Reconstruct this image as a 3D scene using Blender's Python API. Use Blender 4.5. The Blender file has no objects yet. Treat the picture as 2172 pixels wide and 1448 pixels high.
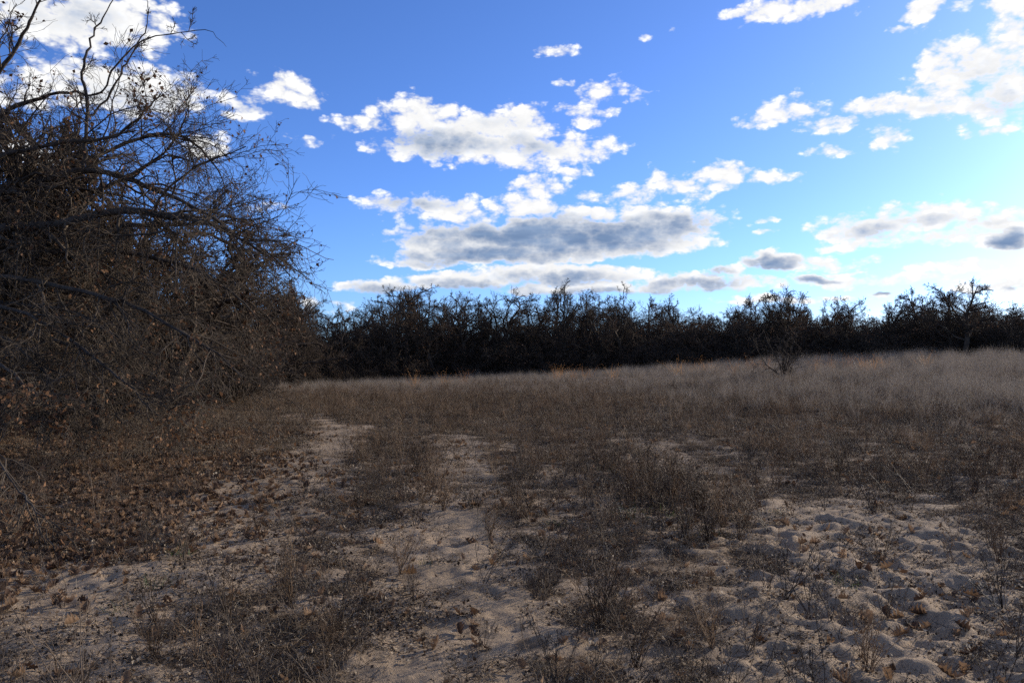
import bpy, math
import numpy as np

# ------------------------------------------------------------------ camera, sky, sun, exposure
sc = bpy.context.scene
col = sc.collection
FPX, CX, CY = 1664.0, 1086.0, 724.0            # focal length and centre of the 2172 x 1448 photograph
PITCH = math.radians(0.9)
EYE = 1.62
SUN_AZ, SUN_EL = math.radians(55), math.radians(17)   # azimuth measured from the view direction (+Y) towards +X

cam = bpy.data.cameras.new('camera'); cam_o = bpy.data.objects.new('camera', cam); col.objects.link(cam_o)
cam.sensor_width = 36.0; cam.lens = 36.0 * FPX / 2172.0
cam.clip_start = 0.05; cam.clip_end = 20000
cam_o.location = (0, 0, EYE); cam_o.rotation_euler = (math.radians(90) + PITCH, 0, 0)
sc.camera = cam_o

def px_dir(px, py):
    x, z = (px - CX) / FPX, (CY - py) / FPX
    c, s = math.cos(PITCH), math.sin(PITCH)
    v = np.array([x, c - z * s, s + z * c])
    return v
def px_azel(px, py):
    v = px_dir(px, py); v = v / np.linalg.norm(v)
    return math.atan2(v[0], v[1]), math.asin(v[2])

world = bpy.data.worlds.new('World'); sc.world = world; world.use_nodes = True
wt = world.node_tree; wt.nodes.clear()
world.cycles.sampling_method = 'MANUAL'; world.cycles.sample_map_resolution = 256

class NB:
    """small helper that wires nodes"""
    def __init__(s, t): s.t = t
    def n(s, typ, ins=None, **kw):
        nd = s.t.nodes.new(typ)
        for k, v in kw.items(): setattr(nd, k, v)
        for k, v in (ins or {}).items():
            sock = nd.inputs[k]
            if isinstance(v, bpy.types.NodeSocket): s.t.links.new(v, sock)
            else: sock.default_value = v
        return nd
    def m(s, op, a, b=None, c=None, clamp=False):
        ins = {0: a}
        if b is not None: ins[1] = b
        if c is not None: ins[2] = c
        return s.n('ShaderNodeMath', ins, operation=op, use_clamp=clamp).outputs[0]
    def v(s, op, a, b=None):
        ins = {0: a}
        if b is not None: ins[1] = b
        nd = s.n('ShaderNodeVectorMath', ins, operation=op)
        return nd.outputs['Value'] if op in ('DOT_PRODUCT', 'LENGTH') else nd.outputs['Vector']
    def ss(s, x, a, b, lo=0.0, hi=1.0):
        return s.n('ShaderNodeMapRange', {'Value': x, 'From Min': a, 'From Max': b, 'To Min': lo, 'To Max': hi}, interpolation_type='SMOOTHSTEP').outputs[0]
    def noise(s, vec, scale, detail=4, rough=0.5, lac=2.0, out='Fac'):
        return s.n('ShaderNodeTexNoise', {'Vector': vec, 'Scale': scale, 'Detail': detail, 'Roughness': rough, 'Lacunarity': lac}).outputs[out]
    def mix(s, f, a, b):
        nd = s.n('ShaderNodeMix', data_type='RGBA')
        for sock, val in ((nd.inputs[0], f), (nd.inputs[6], a), (nd.inputs[7], b)):
            if isinstance(val, bpy.types.NodeSocket): s.t.links.new(val, sock)
            else: sock.default_value = val
        return nd.outputs[2]

# cumulus scattered over the sky, each cloud a few lobes: x, y, rx, ry (photo pixels -> azimuth, elevation), thickness
CLOUDS = [
 (1010,292,190,52,1.25),(890,255,105,48,.85),(780,264,75,16,.6),(1215,315,105,26,.8),(1090,258,85,36,.85),(1110,345,105,26,.8),(860,312,80,22,.9),
 (1215,364,46,17,.6),(1135,402,62,30,.75),(1115,442,95,24,.75),
 (1275,196,52,26,.62),(1345,208,48,13,.55),(1240,244,62,20,.66),(1252,266,40,13,.55),(1200,182,30,8,.4),
 (895,430,118,28,.95),(955,446,85,24,.8),
 (1160,505,300,46,1.75),(1380,478,160,36,1.35),(985,528,130,34,1.7),(1100,535,220,28,1.75),(890,556,95,13,.8),(1340,520,180,24,1.2),
 (1200,452,300,17,.8),(1440,460,90,20,.8),
 (1440,378,75,27,.75),(1535,368,90,28,.78),(1635,380,62,17,.62),(1345,414,60,28,.72),(1470,410,40,20,.5),(1240,420,50,16,.5),
 (825,612,90,18,1.2),(990,596,150,20,1.35),(1190,578,170,24,1.4),(1330,582,80,20,.9),(1450,596,150,20,1.2),(1600,600,160,18,.9),(1300,610,300,14,1.2),(1530,582,60,12,1.1),
 (1648,556,72,20,1.5),(1720,556,110,20,.8),(1790,545,90,12,.6),(1800,596,160,15,.8),(1745,590,60,9,1.2),
 (1835,482,130,32,1.05),(1960,458,130,34,.95),(2090,474,120,36,1.1),(2150,500,66,22,1.5),(1820,515,100,16,.8),(2000,500,120,20,.8),
 (1660,240,105,28,.8),(1610,262,60,12,.6),(1760,262,70,20,.66),(1770,315,62,17,.62),(1880,288,45,34,.7),(1865,228,100,28,.8),(1700,200,30,12,.4),
 (2065,150,125,70,1.05),(2125,190,110,75,1.0),(1985,222,120,28,.85),(2150,70,60,70,.9),(2095,284,60,12,.6),(2010,130,60,50,.8),
 (1635,18,90,24,.85),(1750,12,110,26,.85),(1980,16,90,26,.85),(1920,64,36,10,.5),(2130,10,50,25,.8),
 (1425,64,13,8,.45),(1180,112,46,12,.5),(1355,80,15,10,.35),(1640,460,24,6,.5),(1625,490,22,7,.55),
 (600,188,62,30,.8),(645,212,52,18,.68),(520,222,75,26,.72),(510,246,62,17,.62),(632,298,46,9,.42),
 (150,40,240,60,1.2),(290,28,80,40,.9),(250,185,200,54,1.15),(345,212,85,30,.8),(435,310,50,28,.65),(60,190,110,50,.9),(560,440,60,12,.4),(60,330,120,30,.7),
 (2050,560,140,20,.7),(2140,600,120,20,.8),(1940,590,120,16,.7),(1660,640,160,10,.6),(1860,625,40,8,1.0),(1790,576,40,7,.9),(2140,612,40,10,1.0),
 (680,650,70,16,.55),(600,640,40,12,.5),
]
CORES = [
 (925,298,120,30,1.0),(1080,305,110,24,.75),(1050,262,80,16,.35),(890,430,90,15,.75),(1150,503,290,42,1.35),(1380,480,140,28,1.1),(1040,542,200,20,1.2),(900,556,80,9,.7),
 (830,622,90,18,1.0),(1000,606,150,16,1.0),(1190,588,150,18,1.0),(1470,602,130,14,.9),(1300,622,260,14,1.0),(1640,560,62,16,1.3),(1520,582,45,8,.9),(1740,592,50,8,1.0),
 (1850,492,90,15,.7),(1950,470,90,9,.5),(2090,468,60,9,.6),(2150,500,55,18,1.2),(1860,622,30,6,1.0),(2085,150,60,36,.5),(2120,215,60,30,.5),
 (150,30,130,36,.6),(270,205,130,26,.7),(515,224,40,14,.4),(2140,610,30,8,.9),(1700,250,60,10,.3),(1980,225,70,10,.3),
]
def build_sky():
    B = NB(wt)
    geo = B.n('ShaderNodeTexCoord').outputs['Generated']
    sep = B.n('ShaderNodeSeparateXYZ', {0: geo})
    az = B.m('ARCTAN2', sep.outputs[0], sep.outputs[1])
    el = B.m('ARCSINE', sep.outputs[2])
    uv = B.n('ShaderNodeCombineXYZ', {0: az, 1: el, 2: 0.0}).outputs[0]
    st = B.v('MULTIPLY', uv, (1.0, 1.7, 1.0))
    w1 = B.v('SUBTRACT', B.noise(st, 11.0, 2, .5, out='Color'), (.5, .5, .5))
    w2 = B.v('SUBTRACT', B.noise(st, 38.0, 3, .55, out='Color'), (.5, .5, .5))
    uvw = B.v('ADD', uv, B.v('ADD', B.v('MULTIPLY', w1, (.055, .026, 0)), B.v('MULTIPLY', w2, (.024, .014, 0))))
    vor = B.n('ShaderNodeTexVoronoi', {'Vector': B.v('ADD', st, B.v('MULTIPLY', w2, (.012, .012, 0))), 'Scale': 30.0, 'Detail': 3.0, 'Roughness': .55}, voronoi_dimensions='2D').outputs['Distance']
    n0 = B.noise(st, 30.0, 9, .63)
    n1 = B.m('ADD', B.m('MULTIPLY', n0, .62), B.m('MULTIPLY', B.m('SUBTRACT', 1.14, vor), .36))
    band = B.noise(B.v('MULTIPLY', uv, (1.0, 7.0, 1.0)), 14.0, 4, .55)
    n3 = B.noise(st, 19.0, 4, .55)
    sky = B.n('ShaderNodeTexSky', sky_type='NISHITA')
    sky.sun_disc = False; sky.sun_elevation = SUN_EL; sky.sun_rotation = SUN_AZ
    sky.altitude = 200; sky.air_density = .75; sky.dust_density = .75; sky.ozone_density = 3.0
    hs = B.n('ShaderNodeHueSaturation', {'Saturation': SKY_SAT, 'Color': sky.outputs[0]})
    skyc = B.v('MULTIPLY', hs.outputs[0], SKY_TINT)
    def ell(B, uvw, lst, grow, region, soft):
        acc = None
        for (px, py, rx, ry, w) in lst:
            if lst is CLOUDS and w < .9: w = w + .16
            a, e = px_azel(px, py)
            k = math.cos(a)
            sx, sy = rx / FPX * k * k * grow, ry / FPX * k * grow
            if region:
                m = .05
                if a + 1.6 * sx + m < region[0] or a - 1.6 * sx - m > region[1] or e + 1.6 * sy + m * .6 < region[2] or e - 1.6 * sy - m * .6 > region[3]: continue
            d = B.v('MULTIPLY', B.v('SUBTRACT', uvw, (a, e, 0)), (1 / sx, 1 / sy, 0))
            f = B.m('MULTIPLY_ADD', B.v('DOT_PRODUCT', d, d), -w, w)
            acc = f if acc is None else B.m('SMOOTH_MAX', acc, f, soft)
        return acc
    outer = B
    def region_sky(region, generic):
        # one node group for each stretch of sky
        gt = bpy.data.node_groups.new('sky_region', 'ShaderNodeTree')
        for nm, ty in (('uvw', 'NodeSocketVector'), ('n1', 'NodeSocketFloat'), ('n3', 'NodeSocketFloat'), ('sky', 'NodeSocketColor'), ('az', 'NodeSocketFloat'), ('el', 'NodeSocketFloat'), ('band', 'NodeSocketFloat')):
            gt.interface.new_socket(nm, in_out='INPUT', socket_type=ty)
        gt.interface.new_socket('shader', in_out='OUTPUT', socket_type='NodeSocketShader')
        B = NB(gt)
        gi = B.n('NodeGroupInput')
        uvw, n1, n3, skyc, az, el, band = [gi.outputs[k] for k in range(7)]
        acc = ell(B, uvw, CLOUDS, 1.27, region, .12)
        cor = ell(B, uvw, CORES, 1.3, region, .4)
        if generic:      # scattered cloud carries on outside the view, its cover raised for whiter ambient light
            pl = B.v('ADD', B.v('MULTIPLY', uvw, (5.2, 11.0, 0)), (3.1, 7.7, 0))
            g = B.m('MULTIPLY', B.m('SUBTRACT', B.noise(pl, 1.0, 2, .5), .50), 7.0)
            outside = B.m('MAXIMUM', B.ss(B.m('ABSOLUTE', az), .62, .74), B.ss(el, .46, .56))
            g = B.m('ADD', g, B.m('MULTIPLY_ADD', outside, 6.0, -6.0))
            g = B.m('MINIMUM', g, 1.1)
            acc = g if acc is None else B.m('SMOOTH_MAX', acc, g, .2)
            gc = B.m('SUBTRACT', g, .35)
            cor = gc if cor is None else B.m('MAXIMUM', cor, gc)
        T = B.m('ADD', acc, B.m('MULTIPLY', B.m('SUBTRACT', n1, .5), 2.6))
        T = B.m('MAXIMUM', T, B.m('MULTIPLY', B.m('SUBTRACT', n3, .71), 3.0))
        alpha = B.ss(T, .0, .72)
        # thick cores turn blue grey, thin rims stay white: the sun stands behind the clouds
        c = B.m('ADD', cor, B.m('ADD', B.m('MULTIPLY', B.m('SUBTRACT', n1, .5), 1.5), B.m('MULTIPLY', B.m('SUBTRACT', n3, .5), 1.0)))
        core = B.ss(c, .0, 1.3)
        core = B.m('MAXIMUM', core, B.m('MULTIPLY', B.ss(T, .7, 1.6), B.ss(n3, .62, .42, 0.0, .35)))
        wv = B.n('ShaderNodeVectorMath', {0: (1.0, 1.0, 1.0), 'Scale': B.m('MULTIPLY', B.ss(n1, .40, .66, .80, 1.02), CLOUD_W)}, operation='SCALE').outputs[0]
        grey = B.mix(B.ss(band, .35, .68), CLOUD_G, (2.6, 3.7, 5.7, 1))
        out = B.mix(alpha, skyc, B.mix(core, wv, grey))
        bg = B.n('ShaderNodeBackground', {'Color': out, 'Strength': SKY_STR}).outputs[0]
        B.n('NodeGroupOutput', {0: bg})
        return outer.n('ShaderNodeGroup', {}, node_tree=gt)
    def wire(gn):
        for k, v_ in enumerate((uvw, n1, n3, skyc, az, el, band)): wt.links.new(v_, gn.inputs[k])
        return gn.outputs[0]
    def choose(fac, a, b):
        return B.n('ShaderNodeMixShader', {0: fac, 1: a, 2: b}).outputs[0]
    E1 = px_azel(1086, 395)[1]; A1, A2 = px_azel(760, 724)[0], px_azel(1500, 724)[0]
    rows = []
    for (e0, e1) in ((-.1, E1), (E1, .47)):
        c = [wire(region_sky((a0, a1, e0, e1), False)) for (a0, a1) in ((-.63, A1), (A1, A2), (A2, .63))]
        rows.append(choose(B.m('GREATER_THAN', az, A2), choose(B.m('GREATER_THAN', az, A1), c[0], c[1]), c[2]))
    inner = choose(B.m('GREATER_THAN', el, E1), rows[0], rows[1])
    edge = [t for t in CLOUDS if abs(px_azel(t[0], t[1])[0]) > .48 or px_azel(t[0], t[1])[1] > .36]
    keep, CL = list(CLOUDS), CLOUDS
    CLOUDS[:] = edge; side = wire(region_sky(None, True)); CLOUDS[:] = keep
    far = B.m('MAXIMUM', B.m('GREATER_THAN', B.m('ABSOLUTE', az), .62), B.m('GREATER_THAN', el, .46))
    full = choose(far, inner, side)
    low = B.n('ShaderNodeBackground', {'Color': skyc, 'Strength': SKY_STR}).outputs[0]
    B.n('ShaderNodeOutputWorld', {'Surface': choose(B.m('LESS_THAN', el, -.03), full, low)})
SKY_STR = 0.085
SKY_TINT = (1.06, 1.44, 2.18)
SKY_SAT = 1.0
CLOUD_W = 11.8
CLOUD_G = (1.8, 2.75, 4.6, 1)
build_sky()

sun = bpy.data.lights.new('sun', 'SUN'); sun.energy = 5.0; sun.angle = math.radians(.53); sun.color = (1.0, .91, .78)
sun_o = bpy.data.objects.new('sun', sun); col.objects.link(sun_o)
sun_o.rotation_euler = (math.radians(90) - SUN_EL, 0, math.pi - SUN_AZ)
sc.view_settings.view_transform = 'Standard'; sc.view_settings.look = 'None'
sc.view_settings.gamma = 1.0; sc.view_settings.exposure = 0.25; sc.view_settings.use_curve_mapping = False
sc.cycles.use_denoising = False

# ------------------------------------------------------------------ helpers
R = np.random.default_rng
_T = R(7).random((256, 256))
def vnoise(x, y):
    xi, yi = np.floor(x).astype(int), np.floor(y).astype(int)
    fx, fy = x - xi, y - yi
    fx, fy = fx * fx * (3 - 2 * fx), fy * fy * (3 - 2 * fy)
    a, b = _T[xi & 255, yi & 255], _T[(xi + 1) & 255, yi & 255]
    c, d = _T[xi & 255, (yi + 1) & 255], _T[(xi + 1) & 255, (yi + 1) & 255]
    return (a * (1 - fx) + b * fx) * (1 - fy) + (c * (1 - fx) + d * fx) * fy
def fbm(x, y, s, oct=4, off=0.0):
    v, a, t = 0.0, 1.0, 0.0
    x, y = np.asarray(x, float) * s + off, np.asarray(y, float) * s + off * 1.7
    for _ in range(oct):
        v = v + a * vnoise(x, y); t += a; a *= .5; x = x * 2.03 + 17.1; y = y * 2.03 + 9.3
    return v / t
def sstep(a, b, x):
    t = np.clip((np.asarray(x, float) - a) / (b - a), 0, 1); return t * t * (3 - 2 * t)

def hbase(x, y):
    x, y = np.asarray(x, float), np.asarray(y, float)
    rise = 1.95 * sstep(-10, 50, x) * sstep(6, 60, y) - .5 * sstep(12, 60, y) * sstep(25, -15, x)
    und = (fbm(x, y, .11, 3, 3.3) - .5) * .35 * sstep(6, 25, np.hypot(x, y)) + (fbm(x, y, .6, 3, 8.1) - .5) * .10
    return rise + und
H0 = float(hbase(0.0, 0.0))
def hgt(x, y): return hbase(x, y) - H0

def px_ground(px, py):
    v = px_dir(px, py); t = EYE / max(-v[2], 1e-3)
    for _ in range(40):
        p = v * t
        t = t * .5 + .5 * (EYE - float(hgt(p[0], p[1]))) / max(-v[2], 1e-3)
        t = min(t, 90)
    return v[0] * t, v[1] * t
def px_at(px, py, depth):
    v = px_dir(px, py); v = v / v[1] * depth
    return np.array([v[0], v[1], v[2] + EYE])

def mesh_from(name, V, F4=None, F3=None, mats=(), mat_idx=None, smooth=True):
    me = bpy.data.meshes.new(name)
    V = np.asarray(V, np.float32); n4 = 0 if F4 is None else len(F4); n3 = 0 if F3 is None else len(F3)
    me.vertices.add(len(V)); me.vertices.foreach_set('co', V.ravel())
    loops = []; starts = []
    if n4: loops.append(np.asarray(F4, np.int32).ravel()); starts.append(np.arange(n4) * 4)
    if n3: loops.append(np.asarray(F3, np.int32).ravel()); starts.append(n4 * 4 + np.arange(n3) * 3)
    L = np.concatenate(loops); S = np.concatenate(starts).astype(np.int32)
    me.loops.add(len(L)); me.loops.foreach_set('vertex_index', L)
    me.polygons.add(n4 + n3); me.polygons.foreach_set('loop_start', S)
    for m in mats: me.materials.append(m)
    if mat_idx is not None: me.polygons.foreach_set('material_index', np.asarray(mat_idx, np.int32))
    me.polygons.foreach_set('use_smooth', np.full(n4 + n3, smooth))
    me.update(calc_edges=True)
    return me
def put(name, me, parent=None):
    o = bpy.data.objects.new(name, me); col.objects.link(o)
    if parent is not None: o.parent = parent
    return o
def tag(o, label, cat, group=None, kind=None):
    o['label'] = label; o['category'] = cat
    if group: o['group'] = group
    if kind: o['kind'] = kind
    return o
def empty(name, loc):
    o = bpy.data.objects.new(name, None); col.objects.link(o); o.location = loc; o.empty_display_size = .3; return o
def nrm(v): return v / np.maximum(np.linalg.norm(v, axis=-1, keepdims=True), 1e-9)

# branches: polylines grown level by level, then skinned as tapered tubes
def grow(p, d, L, r0, r1, K, wander, trop, rng):
    N = len(p); pts = np.empty((N, K + 1, 3)); pts[:, 0] = p; d = nrm(d)
    trop = np.asarray(trop, float)
    for k in range(K):
        d = nrm(d + rng.normal(0, wander, (N, 3)) + trop)
        p = p + d * (L / K)[:, None]; pts[:, k + 1] = p
    t = np.linspace(0, 1, K + 1)[None]
    return pts, r0[:, None] * (1 - t) + r1[:, None] * t
def spawn(pts, rad, n, tmin, ang, asd, Lf, K, wander, trop, rmul, rmin, rng, abslen=None):
    N, K1, _ = pts.shape
    seg = np.linalg.norm(np.diff(pts, axis=1), axis=2).sum(1)
    idx = np.repeat(np.arange(N), n)
    t = tmin + (1 - tmin) * rng.random(N * n) ** .85
    f = np.minimum(t * (K1 - 1), K1 - 1.001); i = f.astype(int); u = (f - i)[:, None]
    p = pts[idx, i] * (1 - u) + pts[idx, i + 1] * u
    tan = nrm(pts[idx, i + 1] - pts[idx, i])
    r = rad[idx, i] * (1 - u[:, 0]) + rad[idx, i + 1] * u[:, 0]
    q = rng.normal(0, 1, (N * n, 3)); q = nrm(q - (q * tan).sum(1, keepdims=True) * tan)
    a = np.abs(rng.normal(ang, asd, N * n))[:, None]
    d = tan * np.cos(a) + q * np.sin(a)
    L = (seg[idx] * Lf if abslen is None else np.full(N * n, abslen)) * (1.15 - .55 * t) * rng.uniform(.55, 1.3, N * n)
    r0 = np.maximum(r * rmul * rng.uniform(.7, 1.0, N * n), rmin)
    return grow(p, d, L, r0, np.maximum(r0 * .35, rmin * .7), K, wander, trop, rng)
def tubes(pts, rad, sides):
    N, K1, _ = pts.shape
    tan = np.empty_like(pts); tan[:, 1:-1] = pts[:, 2:] - pts[:, :-2]; tan[:, 0] = pts[:, 1] - pts[:, 0]; tan[:, -1] = pts[:, -1] - pts[:, -2]
    tan = nrm(tan)
    whole = nrm(pts[:, -1] - pts[:, 0]); ref = np.where(np.abs(whole[:, 2:3]) < .75, np.array([[0, 0, 1.0]]), np.array([[1.0, 0, 0]]))
    a = nrm(np.cross(tan, ref[:, None, :])); b = np.cross(tan, a)
    th = np.arange(sides) / sides * 2 * np.pi
    V = pts[:, :, None] + rad[:, :, None, None] * (a[:, :, None] * np.cos(th)[None, None, :, None] + b[:, :, None] * np.sin(th)[None, None, :, None])
    base = (np.arange(N) * K1 * sides)[:, None, None] + (np.arange(K1 - 1) * sides)[None, :, None] + np.arange(sides)[None, None]
    nx = (np.arange(N) * K1 * sides)[:, None, None] + (np.arange(K1 - 1) * sides)[None, :, None] + ((np.arange(sides) + 1) % sides)[None, None]
    F = np.stack([base, nx, nx + sides, base + sides], -1).reshape(-1, 4)
    return V.reshape(-1, 3), F
def join(parts):
    Vs, Fs, o = [], [], 0
    for V, F in parts:
        Vs.append(V); Fs.append(F + o); o += len(V)
    return np.concatenate(Vs), np.concatenate(Fs)
def leaf_quads(P, size, rng):
    """curled four-point leaves at P"""
    N = len(P); a = nrm(rng.normal(0, 1, (N, 3)) - np.array([0, 0, .8])); b = nrm(np.cross(a, rng.normal(0, 1, (N, 3)))); c = np.cross(a, b)
    s = (size * rng.uniform(.6, 1.3, N))[:, None]
    V = np.stack([P, P + s * (.5 * a + .34 * b + .15 * c), P + s * a, P + s * (.5 * a - .34 * b + .15 * c)], 1)
    return V.reshape(-1, 3), (np.arange(N) * 4)[:, None] + np.arange(4)[None]

# ------------------------------------------------------------------ materials
def mat(name, build):
    m = bpy.data.materials.new(name); m.use_nodes = True; t = m.node_tree; t.nodes.clear(); B = NB(t)
    B.n('ShaderNodeOutputMaterial', {'Surface': build(B)}); return m
def rgb(c): return (c[0], c[1], c[2], 1)
def bark_mat(name, dark, light, scale):
    def f(B):
        tc = B.n('ShaderNodeTexCoord').outputs['Object']
        st = B.v('MULTIPLY', tc, (1, 1, .35))
        n = B.noise(st, scale, 6, .65); n2 = B.noise(tc, 1.7, 3, .5)
        k = B.m('ADD', B.m('MULTIPLY', n, .7), B.m('MULTIPLY', n2, .5))
        c = B.mix(B.ss(k, .4, .8), rgb(dark), rgb(light))
        bp = B.n('ShaderNodeBump', {'Height': n, 'Strength': .8, 'Distance': .02}).outputs[0]
        return B.n('ShaderNodeBsdfPrincipled', {'Base Color': c, 'Roughness': .9, 'Normal': bp, 'Specular IOR Level': .12}).outputs[0]
    return mat(name, f)
M_bark = bark_mat('oak_bark', (.028, .021, .016), (.10, .080, .062), 22)
M_twig = bark_mat('oak_twig', (.026, .018, .012), (.13, .100, .072), 9)
M_farbark = bark_mat('distant_bark', (.032, .022, .015), (.10, .073, .050), 6)
def leafy(name, c0, c1, trans, rough=.6, scale=9.0):
    def f(B):
        tc = B.n('ShaderNodeTexCoord').outputs['Object']
        rnd = B.n('ShaderNodeObjectInfo').outputs['Random']
        n = B.noise(B.v('ADD', tc, B.n('ShaderNodeCombineXYZ', {0: B.m('MULTIPLY', rnd, 37.0)}).outputs[0]), scale, 3, .6)
        k = B.m('ADD', B.m('MULTIPLY', rnd, .5), B.m('MULTIPLY', n, .6))
        c = B.mix(B.ss(k, .25, .85), rgb(c0), rgb(c1))
        p = B.n('ShaderNodeBsdfPrincipled', {'Base Color': c, 'Roughness': rough, 'Specular IOR Level': .25}).outputs[0]
        tr = B.n('ShaderNodeBsdfTranslucent', {'Color': c}).outputs[0]
        return B.n('ShaderNodeMixShader', {0: trans, 1: p, 2: tr}).outputs[0]
    return mat(name, f)
M_leaf = leafy('dead_oak_leaf', (.065, .028, .013), (.19, .095, .043), .2, .8, 6)
M_ground_leaf = leafy('fallen_oak_leaf', (.058, .030, .017), (.25, .152, .084), .3, .8, 6)
M_straw = leafy('pale_dry_grass', (.135, .107, .080), (.37, .300, .225), .25, .75)
M_brown = leafy('brown_dry_weed', (.065, .038, .020), (.22, .138, .078), .25, .7)
M_mat = leafy('dead_weed_mat', (.07, .046, .028), (.25, .175, .108), .25, .8)
M_stalk = leafy('dark_weed_stalk', (.042, .028, .018), (.125, .086, .056), .1, .7)
M_pale = leafy('bleached_straw', (.22, .170, .115), (.42, .34, .245), .25, .85)
M_dark = leafy('rotted_leaf', (.026, .017, .011), (.075, .047, .028), .15, .8)
M_orange = leafy('russet_bluestem', (.28, .12, .04), (.52, .27, .10), .4, .55)
M_green = leafy('green_grass', (.035, .055, .016), (.10, .14, .035), .3, .5)
def sand(B):
    tc = B.n('ShaderNodeTexCoord').outputs['Object']
    n0 = B.noise(tc, .55, 4, .6); n1 = B.noise(tc, 3.2, 5, .6); n2 = B.noise(tc, 26, 5, .65); n3 = B.noise(tc, 140, 3, .6)
    veg = B.n('ShaderNodeAttribute', attribute_name='veg').outputs['Fac']
    sandc = B.mix(B.ss(B.m('ADD', B.m('MULTIPLY', n0, .6), B.m('MULTIPLY', n2, .4)), .3, .7), (.205, .147, .094, 1), (.375, .272, .176, 1))
    soil = B.mix(B.ss(n2, .35, .65), (.065, .042, .025, 1), (.21, .143, .085, 1))
    k = B.m('ADD', B.m('MULTIPLY_ADD', veg, .75, .06), B.m('ADD', B.m('MULTIPLY', B.m('SUBTRACT', n1, .5), 1.0), B.m('MULTIPLY', B.m('SUBTRACT', n2, .5), .9)))
    c = B.mix(B.ss(k, .25, .60), sandc, soil)
    # bits of dark debris
    c = B.mix(B.ss(n2, .58, .66, 0, .65), c, (.07, .05, .038, 1))
    hgt_ = B.m('ADD', B.m('MULTIPLY', n2, .7), B.m('MULTIPLY', n3, .3))
    bp = B.n('ShaderNodeBump', {'Height': hgt_, 'Strength': .85, 'Distance': .03}).outputs[0]
    return B.n('ShaderNodeBsdfPrincipled', {'Base Color': c, 'Roughness': .95, 'Normal': bp, 'Specular IOR Level': .15}).outputs[0]
M_sand = mat('sandy_soil', sand)

# ------------------------------------------------------------------ where things grow: bare tracks and vegetation cover
def poly_ground(pts): return np.array([px_ground(*p) for p in pts])
def dist_poly(x, y, P):
    d = np.full(np.shape(x), 1e9)
    for a, b in zip(P[:-1], P[1:]):
        ab = b - a; t = np.clip(((x - a[0]) * ab[0] + (y - a[1]) * ab[1]) / (ab @ ab), 0, 1)
        d = np.minimum(d, np.hypot(x - a[0] - t * ab[0], y - a[1] - t * ab[1]))
    return d
TRACKS = [ (poly_ground([(640, 880), (730, 905), (690, 945), (620, 1000), (560, 1060), (540, 1110), (420, 1210), (200, 1260), (60, 1240)]), .48),
           (poly_ground([(960, 930), (985, 985), (975, 1050), (960, 1140), (1000, 1230), (980, 1330), (1000, 1440)]), .38),
           (poly_ground([(1330, 935), (1430, 965), (1460, 1000)]), .30),
           (poly_ground([(1800, 1090), (1900, 1180), (2000, 1290), (1800, 1320), (2050, 1400)]), .75),
           (poly_ground([(150, 1270), (80, 1380), (200, 1440)]), .45) ]
LITTER = poly_ground([(420, 925), (200, 935), (-150, 960), (-120, 1060), (120, 1030), (330, 990), (150, 1080), (-80, 1170)])
def veg_cover(x, y):
    """0 bare sand ... 1 full cover"""
    r = np.hypot(x, y)
    v = .44 + .16 * sstep(2.5, 1.0, x) + .95 * (fbm(x, y, .9, 4, 21.0) - .45) * (.55 + .45 * sstep(6, 14, r)) + 3.8 * (fbm(x, y, 4.6, 4, 15.0) - .5)
    r = np.hypot(x, y)
    v = v + .55 * sstep(8, 22, r) + .15 * sstep(-2, 6, x) * sstep(5, 12, y)
    for P, w in TRACKS:
        d = dist_poly(x, y, P) + (fbm(x, y, 1.6, 3, 5.0) - .5) * .7
        m_ = 1 - sstep(w * .7, w * 1.7, d); v = v * (1 - .85 * m_) - .35 * m_
    m_ = sstep(2.0, .5, dist_poly(x, y, TRACKS[3][0])) * .25; v = v - m_
    return np.clip(v, 0, 1)
def dimple_zone(x, y):
    return np.clip(.35 + .65 * sstep(0, 2.5, x) * sstep(9, 6, y), 0, 1) * sstep(18, 9, np.hypot(x, y)) * (1 - .6 * veg_cover(x, y))

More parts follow.
